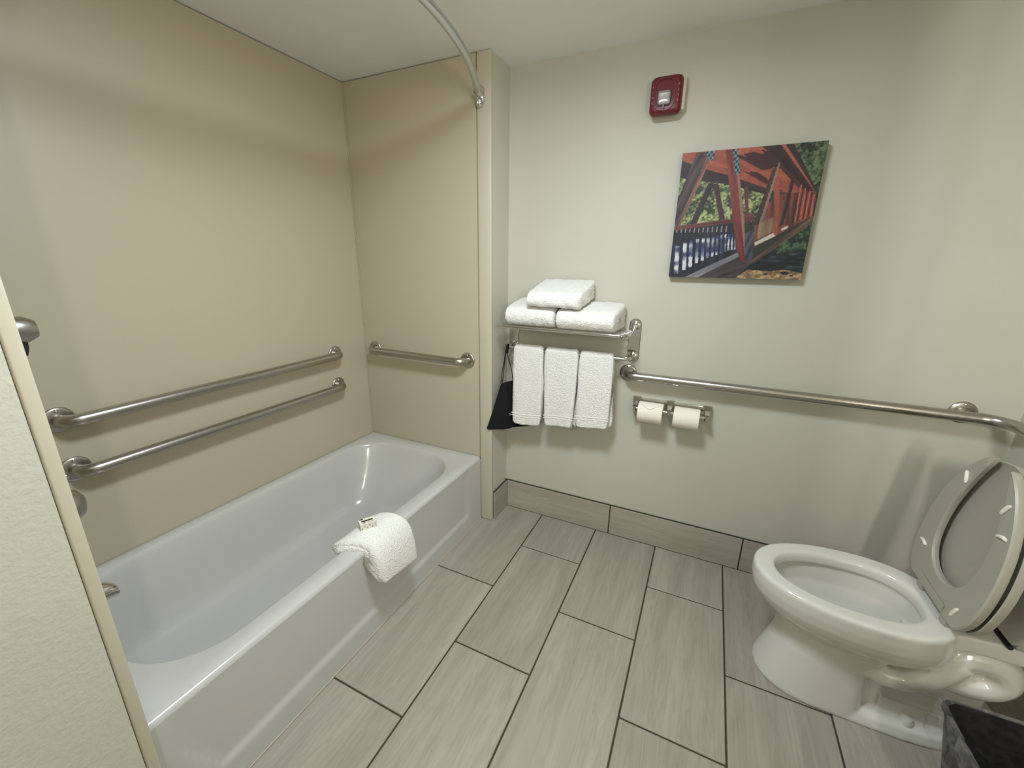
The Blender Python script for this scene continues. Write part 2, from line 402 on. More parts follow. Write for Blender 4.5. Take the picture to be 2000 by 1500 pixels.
# ================================================================== GRAB BARS
def screws(parent, c, axis, R, n=3, a0=PI/2):
    ax = Vector(axis); ref = Vector((0, 0, 1)); B = ax.cross(ref)
    for k in range(n):
        a = a0+2*PI*k/n; p = Vector(c)+(B*math.cos(a)+ref*math.sin(a))*R
        b = NB(); lathe(b, p, ax, [(0, .0055), (.0025, .0055), (.0042, .003), (.0045, .001)], 10); finish('screw', b, CHROME, parent)
def flange(parent, c, axis, a0=PI/2):
    b = NB(); lathe(b, c, axis, [(0, .039), (.003, .040), (.006, .0385), (.008, .034), (.009, .024), (.009, .001)], 36)
    f = finish('flange', b, STEEL, parent)
    screws(f, Vector(c)+Vector(axis)*.007, axis, .030, 3, a0)
RB = .019; OFF = .058
def bar_straight(label, p0, p1, axis, group):
    """bar with its ends bent back into the wall; p0, p1 on the wall surface"""
    p0, p1, ax = Vector(p0), Vector(p1), Vector(axis); d = (p1-p0).normalized(); rb = .042
    t = thing('grab_bar', label, 'grab bar', tuple((p0+p1)/2-Vector((0, 0, .04))), group)
    pts = [p0, p0+ax*(OFF-rb)] + arc(p0+ax*(OFF-rb)+d*rb, -d*rb, ax*rb, 0, PI/2, 10)[1:] + arc(p1+ax*(OFF-rb)-d*rb, d*rb, ax*rb, PI/2, 0, 10) + [p1]
    b = NB(); tube(b, pts, RB, 24); finish('bar', b, STEEL, t)
    flange(t, p0, axis); flange(t, p1, axis)
bar_straight('upper of two long steel grab bars on the beige panel over the tub', (0, -1.465, .900), (0, -.409, .905), (1, 0, 0), 'steel grab bars')
bar_straight('lower of two long steel grab bars on the beige panel over the tub', (0, -1.461, .733), (0, -.408, .735), (1, 0, 0), 'steel grab bars')
bar_straight('short steel grab bar on the panel at the far end of the tub', (.075, YA, .902), (.682, YA, .899), (0, -1, 0), 'steel grab bars')
ZB = .887
t = thing('grab_bar', 'long steel grab bar behind the toilet, turning the corner at its right end', 'grab bar', (2.1, 0, ZB-.04), 'steel grab bars')
rb = .042; p0 = Vector((1.449, 0, ZB)); ax = Vector((0, -1, 0)); d = Vector((1, 0, 0))
pts = [p0, p0+ax*(OFF-rb)] + arc(p0+ax*(OFF-rb)+d*rb, -d*rb, ax*rb, 0, PI/2, 10)[1:]
R2 = .075; c2 = Vector((XR-OFF-R2, -OFF-R2, ZB))
pts += arc(c2, Vector((0, R2, 0)), Vector((R2, 0, 0)), 0, PI/2, 14)
p1 = Vector((XR, -.98, ZB)); ax1 = Vector((-1, 0, 0)); d1 = Vector((0, -1, 0))
pts += arc(p1+ax1*(OFF-rb)-d1*rb, d1*rb, ax1*rb, PI/2, 0, 10) + [p1]
b = NB(); tube(b, pts, RB, 24); finish('bar', b, STEEL, t)
flange(t, p0, (0, -1, 0)); flange(t, (2.615, 0, ZB), (0, -1, 0)); flange(t, p1, (-1, 0, 0))
b = NB(); tube(b, [(2.615, -.004, ZB), (2.615, -OFF, ZB)], [.017, .015], 16); finish('standoff', b, STEEL, t)

# ================================================================== SHOWER ROD
t = thing('shower_rod', 'curved metal shower curtain rod bowing out from the tub alcove', 'curtain rod', (.87, (YA+YN)/2, 2.0))
ym, hl, ZR = (YA+YN)/2, (YA-YN)/2, 2.045
pts = []
for i in range(41):
    s = -1+2*i/40; pts.append((.768+.200*(1-s*s), ym-s*(hl-.03), ZR))
b = NB(); tube(b, pts, .0135, 20); finish('rod', b, RODM, t)
for yy, sg in ((YA, -1), (YN, 1)):
    b = NB()
    # oblong wall plate with a rounded hood
    def oblong(dy, hw, hh, n=10):
        out = []
        for cz, a0 in ((hh-hw, 0), (-(hh-hw), PI)):
            for k in range(n+1):
                a = a0+PI*k/n; out.append(Vector((.768+hw*math.cos(a), yy+sg*dy, ZR-.002+cz+hw*math.sin(a))))
        return out
    loft(b, [oblong(.001, .021, .042), oblong(.008, .021, .042), oblong(.012, .019, .040), oblong(.014, .014, .034)])
    f = finish('wall_plate', b, CHROME, t)
    b = NB(); dirv = Vector((.25*1, sg, 0)).normalized()
    q0 = Vector((.766, yy+sg*.008, ZR))
    tube(b, [q0, q0+dirv*.03, q0+dirv*.055], [.0175, .0175, .0165], 20); finish('socket', b, CHROME, f)
    b = NB(); tube(b, [(.766, yy+sg*.012, ZR-.008), (.766, yy+sg*.022, ZR-.014), (.766, yy+sg*.022, ZR-.034), (.766, yy+sg*.012, ZR-.038)], .008, 10); finish('hook', b, CHROME, f)

# ================================================================== SHOWER FITTINGS on the near end panel
XC = .38
t = thing('tub_spout', 'chrome tub spout poking past the near wall end, just above the tub', 'spout', (XC, YN, .47))
b = NB()
def spout_loop(y, zc, hw, hh, n=20):
    return [Vector((XC+hw*math.cos(a), y, zc+hh*math.sin(a))) for a in [2*PI*k/n for k in range(n)]]
loft(b, [spout_loop(YN+.0, .525, .032, .032), spout_loop(YN+.03, .525, .031, .030), spout_loop(YN+.09, .520, .028, .027), spout_loop(YN+.120, .513, .025, .024), spout_loop(YN+.136, .503, .020, .017)])
finish('body', b, CHROME, t)
b = NB(); lathe(b, (XC, YN+.105, .538), (0, 0, 1), [(0, .005), (.018, .004), (.02, .007), (.027, .007), (.029, .001)], 14); finish('diverter_knob', b, CHROME, t)
t = thing('shower_valve', 'satin metal shower valve handle peeking past the near wall end below the bars', 'valve', (XC, YN, .70))
b = NB(); lathe(b, (XC, YN, .78), (0, 1, 0), [(0, .085), (.004, .085), (.010, .08), (.014, .05), (.03, .038), (.05, .034), (.05, .001)], 40); finish('escutcheon', b, NICKEL, t)
b = NB(); lathe(b, (XC, YN+.045, .785), (0, 1, 0), [(0, .040), (.03, .046), (.055, .044), (.075, .034), (.084, .016), (.086, .001)], 32); finish('handle', b, NICKEL, t)
t = thing('hand_shower', 'grey hand shower in its bracket at the left edge of the view', 'shower', (XC, YN, 1.1))
b = NB(); tube(b, [(XC, YN+.06, 1.15), (XC, YN+.06, 1.92)], .0125, 16); finish('slide_bar', b, NICKEL, t)
for zz in (1.15, 1.92):
    b = NB(); tube(b, [(XC, YN, zz), (XC, YN+.06, zz)], .014, 14); finish('bar_mount', b, NICKEL, t)
b = NB(); lathe(b, (XC, YN+.05, 1.222), (0, 1, 0), [(0, .018), (.015, .026), (.045, .030), (.072, .029), (.088, .020), (.093, .001)], 28); br_ = finish('bracket_knob', b, NICKEL, t)
b = NB(); lathe(b, (XC, YN+.108, 1.222), (0, 0, 1), [(-.058, .007), (-.042, .012), (0, .014), (.012, .017), (.016, .014), (.018, .001)], 18); finish('hose_cone', b, RUBBER, t)
b = NB(); tube(b, [(XC, YN+.106, 1.17), (XC, YN+.085, 1.1), (XC+.01, YN+.06, .98), (XC+.02, YN+.035, .9)], .008, 10); finish('hose', b, NICKEL, t)
b = NB(); tube(b, [(XC-.01, YN+.090, 1.25), (XC-.005, YN+.099, 1.32), (XC, YN+.104, 1.40), (XC, YN+.085, 1.52)], [.013, .012, .012, .018], 14); finish('wand', b, NICKEL, t)
b = NB(); lathe(b, (XC, YN+.075, 1.54), (0, .6, -.8), [(-.02, .02), (0, .045), (.02, .05), (.026, .046), (.026, .001)], 28); finish('spray_head', b, NICKEL, t)
t = thing('overhead_shower', 'fixed shower head on a bent arm high on the near end panel', 'shower', (XC, YN, 1.9))
b = NB(); tube(b, [(XC, YN, 2.03), (XC, YN+.06, 2.035), (XC, YN+.12, 2.01), (XC, YN+.16, 1.97)], .011, 14); finish('arm', b, CHROME, t)
b = NB(); lathe(b, (XC, YN+.16, 1.97), (0, .7, -.7), [(0, .014), (.02, .02), (.05, .05), (.065, .052), (.07, .048), (.07, .001)], 28); finish('head', b, CHROME, t)

# ================================================================== TOWELS
def ribbon(path, th):
    """closed outline of a 2D centre line with thickness and round ends"""
    P = [Vector((p[0], p[1])) for p in path]; L, R = [], []
    for i, p in enumerate(P):
        d = (P[min(i+1, len(P)-1)]-P[max(i-1, 0)]).normalized(); n = Vector((-d.y, d.x))
        L.append(p+n*th/2); R.append(p-n*th/2)
    de = (P[-1]-P[-2]).normalized(); ds = (P[0]-P[1]).normalized()
    return L + [P[-1]+de*th*.45] + R[::-1] + [P[0]+ds*th*.45]
def ufold(yf, yb0, yb1, z0, z1, th, n=8):
    """U lying on its side: bottom run, round front fold at yf, top run"""
    zb, zt = z0+th/2, z1-th/2; r = (zt-zb)/2; c = (yf+r+th/2, (zb+zt)/2)
    pts = [(yb0+(c[0]-yb0)*k/5, zb) for k in range(5)]
    pts += [(c[0]+r*math.cos(a), c[1]+r*math.sin(a)) for a in [-PI/2-PI*k/n for k in range(n+1)]]
    pts += [(c[0]+(yb1-c[0])*k/5, zt) for k in range(1, 6)]
    return pts
def extrude_x(bm, outline, xs, bend=None, endr=.006):
    loops = []; m = len(outline); cy_ = sum(p[0] for p in outline)/m; cz_ = sum(p[1] for p in outline)/m
    for k, x in enumerate(xs):
        L = []
        for p in outline:
            q = Vector((x, p[0], p[1]))
            if bend: q = bend(q, (x-xs[0])/(xs[-1]-xs[0]))
            L.append(q)
        loops.append(L)
    loft(bm, loops)
def folded(name, label, x0, x1, yf, yb, z0, hf, hb, rot, skew, group, tilt=0.0, nest=2):
    """folded pile: hf, hb = thickness at the front fold and at the back; tilt raises its back"""
    t = thing(name, label, 'towel', ((x0+x1)/2, (yf+yb)/2, z0), group)
    xs = [x0+(x1-x0)*k/14 for k in range(15)]
    cxm, cym = (x0+x1)/2, (yf+yb)/2
    def bend(q, s):
        e = min(1, 5*min(s, 1-s)+.74); dd = min(1, max(0, (q.y-yf)/(yb-yf)))
        hz = z0+(q.z-z0)*(.84+.16*e)*(1+(hb/hf-1)*dd) + tilt*dd
        dx, dy = q.x-cxm, q.y-cym
        dx += skew*(q.y-yf)
        c, s_ = math.cos(rot), math.sin(rot)
        return Vector((cxm+dx*c-dy*s_, cym+dx*s_+dy*c, hz))
    th = hf/(2*nest)*.985
    for k in range(nest):
        b = NB(); off = k*th*1.01
        extrude_x(b, ribbon(ufold(yf+off*1.1, yb-.004*k, yb-.008+.006*k, z0+off, z0+hf-off, th), th), xs, bend)
        o = finish('outer_fold' if k == 0 else 'inner_fold', b, TERRY, t); displace(o, .007, .03, 2)
    return t
SZ = 1.099
folded('folded_towel', 'folded white towel on the chrome rack, left one of the bottom pair', .893, 1.143, -.212, -.015, SZ, .080, .118, 0.0, .0, 'folded white towels on the rack')
folded('folded_towel', 'folded white towel on the chrome rack, right one of the bottom pair', 1.143, 1.412, -.222, -.012, SZ, .078, .115, .0, .05, 'folded white towels on the rack')
folded('folded_towel', 'smaller folded white towel lying on top of the two rack towels', 1.005, 1.262, -.226, -.02, SZ+.083, .066, .085, -.02, .06, 'folded white towels on the rack', tilt=.043)
# hanging hand towels
YB_, ZB_ = -.105, .972
def hanging(label, x0, x1, zf, zb, xback, wob, ph):
    t = thing('hand_towel', label, 'towel', ((x0+x1)/2, YB_, zf), 'white hand towels on the rail')
    th = .013; r = .0085+th/2
    path = [(YB_+r, zb+(ZB_-zb)*k/10) for k in range(10)] + [(YB_+r*math.cos(a), ZB_+r*math.sin(a)) for a in [PI*k/8 for k in range(9)]] + [(YB_-r, ZB_+(zf-ZB_)*k/14) for k in range(1, 15)]
    xs = [x0+(x1-x0)*k/10 for k in range(11)]
    def bend(q, s):
        f = max(0, (ZB_-q.z)/(ZB_-zf)); front = q.y < YB_
        y = q.y + (-.0045*math.sin(s*PI*2+ph)*f - .006*f*math.cos(PI*(s-.5)))*(1 if front else .3)
        x = q.x + (wob*f*(s-.5) if front else xback*f)
        z = q.z - (.006*f*math.sin(s*PI+ph) if front else 0)
        return Vector((x, y, z))
    b = NB(); extrude_x(b, ribbon(path, th), xs, bend)
    o = finish('cloth', b, TERRY, t, origin=((x0+x1)/2, YB_, zf)); displace(o, .0045, .025, 1)
    # flat woven border bands
    for zz, hh in ((zf+.052, .006), (zf+.040, .004)):
        b = NB()
        pp = [bend(Vector((x, YB_-r-th/2, zz)), (x-x0)/(x1-x0))+Vector((0, -.0006, 0)) for x in xs]
        loft(b, [[p+Vector((0, 0, -hh/2)), p+Vector((0, -.0012, -hh/3)), p+Vector((0, -.0012, hh/3)), p+Vector((0, 0, hh/2)), p+Vector((0, .002, 0))] for p in pp])
        finish('border_band', b, TERRYB, t)
    return t
hanging('white hand towel on the rail, the one beside the black drawstring bag', .903, 1.066, .588, .605, -.004, -.002, .4)
ht2 = hanging('white hand towel on the rail, middle one of three with a small care tag', 1.066, 1.240, .604, .60, .012, -.026, 2.2)
hanging('white hand towel on the rail, right one of three nearest the paper rolls', 1.238, 1.402, .630, .636, .016, -.004, 1.2)
b = NB(); box(b, 1.220, 1.244, -.098, -.096, .588, .630, .0006, 1); finish('care_tag', b, TAGM, ht2)
# towel over the tub edge
t = thing('bath_mat_towel', 'folded white towel draped over the tub edge under the soap box', 'towel', (.74, -.95, .23))
zr = ZT+.001
def drape(off, th, zend, zend0=.25, n=26):
    """cross-section x,z over the tub rim; off lifts the layer off the enamel"""
    C_ = [(.656, -.016), (.662, -.002), (.682, .0085), (.706, .012), (.732, .009), (.757, -.004), (.775, -.028), (.785, -.060), (.790, -.095), (.792, -.125)]
    pts = []
    for i, (x_, z_) in enumerate(C_):
        a_, b_ = C_[max(i-1, 0)], C_[min(i+1, len(C_)-1)]
        n_ = Vector((-(b_[1]-a_[1]), b_[0]-a_[0])).normalized()
        pts.append((x_+n_.x*(off+th/2), zr+z_+n_.y*(off+th/2)-(0 if i < 6 else (zend0-zend)*(i-5)/4)))
    return pts
for nm, off, th, zend in (('under_layer', .0, .012, .245), ('upper_layer', .0150, .013, .242)):
    b = NB(); out = ribbon(drape(off, th, zend), th); loops = []
    for k in range(13):
        s = k/12; L = []
        for p in out:
            f = min(1, max(0, (p[0]-.655)/.12 + max(0, zr-p[1])*3.5))
            y = -1.085+s*.222 + f*(.062-.02*s) + (.005 if off else 0)
            z = p[1] - (.030*s*max(0, (zr-p[1])/.14) if p[1] < zr else 0)
            L.append(Vector((p[0], y, z)))
        loops.append(L)
    loft(b, loops); o = finish(nm, b, TERRY, t); displace(o, .004, .025, 1)
# soap box
SX, SY, SZ2, SR = .700, -.955, ZT+.0405, -.55
t = thing('soap_box', 'tiny boxed soap bar with dark print on the towel over the tub edge', 'soap box', (SX, SY, SZ2))
t.rotation_euler = (0, math.radians(4), SR)
def soapbox(name, bmx, mat): 
    o = finish(name, bmx, mat); o.parent = t; o.location = WORLD[o]; return o
b = NB(); box(b, -.0175, .0175, -.03, .03, 0, .025, .0012, 1); soapbox('carton', b, SOAPB)
b = NB(); box(b, -.004, .004, -.022, .02, .0248, .0254); soapbox('dark_stripe', b, DARKPR)
rs = random.Random(3)
for k in range(9):
    px_ = rs.choice([-.012, .011])+rs.uniform(-.003, .003); py_ = rs.uniform(-.024, .024); s_ = rs.uniform(.0015, .004)
    b = NB(); box(b, px_-s_*.6, px_+s_*.6, py_-s_, py_+s_, .0248, .0253); soapbox('print_mark', b, GREYPR if k % 2 else DARKPR)
for k in range(6):
    py_ = -.024+k*.0095; zz = .006+.009*(k % 2)
    b = NB(); box(b, .0172, .0177, py_-.002, py_+.002, zz-.0025, zz+.0025); soapbox('print_mark', b, GREYPR)
b = NB(); box(b, -.009, .009, -.0303, -.0298, .005, .007); soapbox('print_mark', b, GREYPR)

# ================================================================== TOWEL RACK
XL_, XR_ = .855, 1.462
ZS = 1.089
t = thing('towel_rack', 'chrome wall rack with a rod shelf over a towel rail', 'towel rack', ((XL_+XR_)/2, 0, .94))
for xx in (XL_, XR_):
    b = NB()
    def plate(dy, hw, n=12):
        out = []
        for cz, a0 in ((1.142-.027, 0), (.938+.027, PI)):
            for k in range(n+1):
                a = a0+PI*k/n; out.append(Vector((xx+hw*math.cos(a), -dy, cz+hw*math.sin(a))))
        return out
    loft(b, [plate(0, .027), plate(.004, .027), plate(.007, .024)]); p = finish('wall_plate', b, CHROME, t)
    for zz in (1.108, .967):
        b = NB(); lathe(b, (xx, -.006, zz), (0, -1, 0), [(0, .021), (.004, .020), (.007, .014), (.016, .0115), (.022, .009), (.022, .001)], 24); finish('boss', b, CHROME, p)
sgn = [(XL_, 1), (XR_, -1)]
# outer frame: arm, bend, front rod, bend, arm
yfr = -.205
pts = [(XL_, -.01, 1.108), (XL_, -.03, 1.104), (XL_, -.06, ZS)] + [(XL_, yfr+.035, ZS)] + [tuple(v) for v in arc((XL_+.035, yfr+.035, ZS), (-.035, 0, 0), (0, -.035, 0), 0, PI/2, 8)[1:]]
pts += [tuple(v) for v in arc((XR_-.035, yfr+.035, ZS), (.035, 0, 0), (0, -.035, 0), PI/2, 0, 8)] + [(XR_, -.06, ZS), (XR_, -.03, 1.104), (XR_, -.01, 1.108)]
b = NB(); tube(b, pts, .0068, 14); finish('shelf_frame', b, CHROME, t)
for yy in (-.055, -.092, -.129, -.166):
    b = NB(); tube(b, [(XL_, yy, ZS), (XR_, yy, ZS)], .0045, 12); finish('shelf_rod', b, CHROME, t)
b = NB()
pts = [(XL_, -.01, .967), (XL_, YB_+.025, .970)] + [tuple(v) for v in arc((XL_+.025, YB_+.025, ZB_), (-.025, 0, 0), (0, -.025, 0), 0, PI/2, 6)[1:]] + [tuple(v) for v in arc((XR_-.025, YB_+.025, ZB_), (.025, 0, 0), (0, -.025, 0), PI/2, 0, 6)] + [(XR_, YB_+.025, .970), (XR_, -.01, .967)]
tube(b, pts, .0075, 14); finish('towel_rail', b, CHROME, t)

# ================================================================== BLACK DRAWSTRING BAG
t = thing('drawstring_bag', 'black cloth drawstring bag hanging from the left end of the towel rail', 'bag', (.87, -.13, .5))
base = [Vector(p) for p in ((.784, -.208), (.83, -.185), (.872, -.135), (.893, -.070), (.95, -.052), (1.04, -.050))]
def along(s):
    L = [0]
    for a, b_ in zip(base[:-1], base[1:]): L.append(L[-1]+(b_-a).length)
    d_ = s*L[-1]
    for i in range(len(base)-1):
        if d_ <= L[i+1] or i == len(base)-2:
            f = (d_-L[i])/(L[i+1]-L[i]); p = base[i].lerp(base[i+1], f); tt = (base[i+1]-base[i]).normalized(); return p, Vector((-tt.y, tt.x))
rows = []
for j in range(15):
    f = j/14                          # 0 bottom, 1 gathered neck
    s0 = .02+.25*f**.9 ; s1 = .97-.36*f
    row = []
    n = 18
    for side in (1, -1):
        for k in range(n):
            q = k/(n-1) if side == 1 else 1-k/(n-1)
            s = s0+(s1-s0)*q; p, nn = along(s)
            zb = .530+.028*s + .009*math.sin(s*9+1)
            z = zb*(1-f)+ (.795+.004*math.sin(q*9))*f
            bul = .004+.011*math.sin(PI*q)*math.sin(PI*min(1, f*1.1+.05)) + .0035*math.sin(q*21+f*3)*f
            p3 = p + nn*side*bul*.8
            row.append(Vector((p3.x, p3.y, z)))
    rows.append(row)
b = NB(); loft(b, rows); o = finish('sack', b, BLACKF, t); displace(o, .004, .05, 1)
kx, ky, kz = .868, YB_-.006, .968
top_a, _ = along(.285); top_b, _ = along(.52)
for dx in (-.004, .004):
    b = NB(); tube(b, [(kx, ky-.008, kz+.01), (kx-.004+dx*.3, ky-.014, kz-.03), (top_a.x+.006+dx, top_a.y-.006, .84), (top_a.x+dx, top_a.y-.004, .79)], .0022, 8); finish('cord', b, BLACKF, t)
b = NB(); tube(b, [(kx+.002, ky-.010, kz), (kx+.006, ky-.012, kz-.03), (top_b.x-.005, top_b.y-.012, .85), (top_b.x-.002, top_b.y-.004, .79)], .0022, 8); finish('cord', b, BLACKF, t)
b = NB(); tube(b, arc((kx, YB_, ZB_), (0, .0115, 0), (0, 0, .0115), 0, 2*PI, 16), .0045, 8); finish('loop', b, BLACKF, t)
b = NB(); lathe(b, (kx, ky-.008, kz-.028), (0, 0, 1), [(0, .003), (.004, .009), (.014, .010), (.022, .006), (.024, .001)], 12); finish('knot', b, BLACKF, t)
pc, nn = along(.50); pm, nm_ = along(.40)
nn = Vector((nm_.x, nm_.y)); sg_ = -1 if (Vector((1.7534, -1.9356))-pm).dot(nn) < 0 else 1
nv = Vector((nn.x*sg_, nn.y*sg_, 0)); xv = Vector((0, 0, 1)).cross(nv)
M4 = Matrix((xv, Vector((0, 0, 1)), nv)).transposed().to_4x4(); M4.translation = Vector((pm.x, pm.y, .622))+nv*.016
text_mesh('lettering', '\\S', .020, WHITEPR, t, M4)

# ================================================================== TOILET PAPER HOLDER AND ROLLS
t = thing('toilet_paper_holder', 'chrome double toilet paper holder below the steel bar', 'paper holder', (1.65, 0, .70))
b = NB(); box(b, 1.487, 1.822, -.012, 0, .738, .776, .003); finish('back_plate', b, CHROME, t)
ZH = .742; YH = -.070
for xx in (1.503, 1.652, 1.806):
    b = NB()
    def post(y, hw, za, zb_): return [Vector((xx-hw, y, za)), Vector((xx+hw, y, za)), Vector((xx+hw, y, zb_)), Vector((xx-hw, y, zb_))]
    loft(b, [post(-.008, .018, .728, .782), post(-.02, .017, .726, .781), post(-.05, .010, .728, .764), post(YH-.012, .0065, .731, .754), post(YH-.016, .005, .735, .75)])
    finish('post', b, CHROME, t)
for xa, xb in ((1.507, 1.650), (1.654, 1.803)):
    b = NB(); tube(b, [(xa, YH, ZH), (xb, YH, ZH)], .007, 14); finish('roller', b, CHROME, t)
b = NB(); lathe(b, (1.797, YH, ZH-.004), (1, 0, 0), [(0, .009), (.016, .009), (.018, .001)], 14); finish('roller_cap', b, RUBBER, t)
def roll(label, xa, xb, R, fold):
    t = thing('toilet_paper_roll', label, 'toilet paper', ((xa+xb)/2, YH, ZH-R), 'toilet paper rolls')
    b = NB(); n = 40
    def ring(x, r): return [Vector((x, YH+r*math.cos(2*PI*k/n), ZH-.012+r*math.sin(2*PI*k/n))) for k in range(n)]
    loft(b, [ring(xa+.001, .021), ring(xa, .022), ring(xa, R-.002), ring(xa+.002, R), ring(xb-.002, R), ring(xb, R-.002), ring(xb, .022), ring(xb-.001, .021)], False, False, True)
    finish('paper', b, PAPER, t)
    b = NB(); loft(b, [ring(xa+.001, .0195), ring(xa+.001, .0212), ring(xb-.001, .0212), ring(xb-.001, .0195)], False, False, True); finish('core', b, CARD, t)
    if fold:
        # the loose end folded to a point
        b = NB(); m = 12; rows_ = []
        for k in range(m+1):
            f = k/m; a = PI*.62+f*.60; hw = (xb-xa)/2*.94*(1-f)+.0008; xm = (xa+xb)/2-.002
            rr = R+.0014+.0035*f
            L = []
            for rr2 in (R+.0002, rr):
                pass
            c_, s_ = math.cos(a), math.sin(a)
            rows_.append([Vector((xm-hw, YH+(R+.0002)*c_, ZH-.012+(R+.0002)*s_)), Vector((xm+hw, YH+(R+.0002)*c_, ZH-.012+(R+.0002)*s_)), Vector((xm+hw, YH+rr*c_, ZH-.012+rr*s_)), Vector((xm-hw, YH+rr*c_, ZH-.012+rr*s_))])
        loft(b, rows_); finish('folded_end', b, PAPER, t)
roll('toilet paper roll with its loose end folded to a point, left on the holder', 1.521, 1.627, .047, True)
roll('plain toilet paper roll on the right side of the double holder', 1.673, 1.778, .046, False)

# ================================================================== FIRE ALARM STROBE
AX0, AX1, AZ0, AZ1 = 1.441, 1.556, 1.927, 2.057
axm, azm = (AX0+AX1)/2, (AZ0+AZ1)/2
t = thing('fire_alarm', 'red fire alarm with a clear strobe lens high on the cream wall', 'fire alarm', (axm, 0, AZ0))
def rrz(y, ins, r, n=6, dx=0):
    out = []
    hx, hz = (AX1-AX0)/2-ins, (AZ1-AZ0)/2-ins; r = max(.001, r)
    for sx, sz, a0 in ((1, 1, 0), (-1, 1, PI/2), (-1, -1, PI), (1, -1, 1.5*PI)):
        for k in range(n+1):
            a = a0+PI/2*k/n; out.append(Vector((axm+sx*(hx-r)+r*math.cos(a), y, azm+sz*(hz-r)+r*math.sin(a))))
    return out
b = NB(); box(b, AX0+.012, AX1+.010, -.041, 0, AZ0+.016, AZ1-.002, .004, 2); finish('back_box', b, IVORY, t)
AD = -.012
b = NB(); loft(b, [rrz(-.040, 0, .02), rrz(-.052, 0, .02), rrz(-.062, .003, .02), rrz(-.068, .008, .02), rrz(-.0705, .015, .018)]); finish('housing', b, RED, t)
lz = azm-.016; lx = axm-.003
b = NB()
def lr(y, hw, hh, r=.012, n=6, cz=lz+.002):
    out = []
    for sx, sz, a0 in ((1, 1, 0), (-1, 1, PI/2), (-1, -1, PI), (1, -1, 1.5*PI)):
        for k in range(n+1):
            a = a0+PI/2*k/n; out.append(Vector((lx+sx*(hw-r)+r*math.cos(a), y, cz+sz*(hh-r)+r*math.sin(a))))
    return out
# raised oval surround round the lens, running up the housing
b = NB(); loft(b, [lr(-0.0680, .040, .055, .03, 8, azm), lr(-0.0730, .038, .053, .03, 8, azm), lr(-0.0735, .034, .049, .028, 8, azm), lr(-0.0700, .033, .048, .027, 8, azm)]); finish('raised_oval', b, RED, t)
b = NB(); loft(b, [lr(-0.0695, .026, .026), lr(-0.0742, .026, .026), lr(-0.0744, .0235, .0235), lr(-0.0700, .0235, .0235)]); finish('lens_recess', b, REDD, t)
b = NB(); loft(b, [lr(-0.0700, .0225, .0225, .006), lr(-0.0860, .0215, .0215, .006), lr(-0.0910, .018, .018, .006), lr(-0.0920, .010, .010, .005)]); ln = finish('strobe_lens', b, LENS, t)
b = NB(); box(b, lx-.017, lx+.017, -.0745, -.0730, lz-.015, lz+.018); finish('reflector', b, CHROME, ln)
b = NB(); tube(b, [(lx-.012, -.079, lz+.003), (lx+.012, -.079, lz+.003)], .0035, 10); finish('flash_tube', b, LENS, ln)
b = NB(); box(b, lx-.0025, lx+.0025, -.084, -.073, lz-.034, lz-.018, .001, 1); finish('lens_tab', b, LENS, ln)
b = NB(); lathe(b, (lx+.001, -.0700, lz-.038), (0, -1, 0), [(0, .004), (.0012, .004), (.0014, .001)], 12); finish('screw_hole', b, REDD, t)
for k, ch in enumerate('FIRE'):
    Mx = Matrix.Rotation(PI/2, 4, 'X'); Mx.translation = Vector((AX1-.0125, -.0698, azm+.026-.017*k)); text_mesh('lettering', ch, .012, PINKPR, t, Mx)
    Mx = Matrix.Rotation(PI/2, 4, 'X'); Mx.translation = Vector((AX0+.0115, -.0698, azm+.026-.017*k)); text_mesh('lettering', ch, .010, PINKPR, t, Mx)

# ================================================================== CANVAS PICTURE (print painted onto a fine mesh of the canvas face)
PX0, PX1, PZ0, PZ1 = 1.5814, 2.0486, 1.3288, 1.7925
t = thing('canvas_print', 'square canvas print of a red timber covered bridge over a creek', 'picture', ((PX0+PX1)/2, 0, PZ0))
NP = 230
uu, vv = np.meshgrid(np.linspace(0, 1, NP), np.linspace(0, 1, NP))
rng = np.random.default_rng(5)
def vnoise(fx, fy, seed):
    g = np.random.default_rng(seed).random((int(fy)+3, int(fx)+3)); x = uu*fx; y = vv*fy
    xi, yi = x.astype(int), y.astype(int); xf, yf = x-xi, y-yi; xf = xf*xf*(3-2*xf); yf = yf*yf*(3-2*yf)
    return (g[yi, xi]*(1-xf)+g[yi, xi+1]*xf)*(1-yf)+(g[yi+1, xi]*(1-xf)+g[yi+1, xi+1]*xf)*yf
def pip(poly):
    ins = np.zeros(uu.shape, bool); n = len(poly)
    for i in range(n):
        x1_, y1_ = poly[i]; x2_, y2_ = poly[(i+1) % n]
        c = ((y1_ > vv) != (y2_ > vv)) & (uu < (x2_-x1_)*(vv-y1_)/((y2_-y1_) or 1e-9)+x1_); ins ^= c
    return ins
img = np.zeros(uu.shape+(3,)); img[:] = (38, 48, 34)
leaf = .32*vnoise(20, 20, 1)+.36*vnoise(55, 55, 2)+.32*vnoise(110, 110, 3)
def mixc(a, b, f): f = np.clip(f, 0, 1)[..., None]; return np.array(a)*(1-f)+np.array(b)*f
streak = lambda ang, fx, s: vnoise_rot(ang, fx, s)
def vnoise_rot(ang, f, seed):
    a = math.radians(ang); p = uu*math.cos(a)+vv*math.sin(a); q = -uu*math.sin(a)+vv*math.cos(a)
    g = np.random.default_rng(seed).random((64, 400)); x = (q-q.min())*f; y = (p-p.min())*5
    xi, yi = np.minimum(x.astype(int), 397), np.minimum(y.astype(int), 60); xf, yf = x-xi, y-yi
    return (g[yi, xi]*(1-xf)+g[yi, xi+1]*xf)*(1-yf)+(g[yi+1, xi]*(1-xf)+g[yi+1, xi+1]*xf)*yf
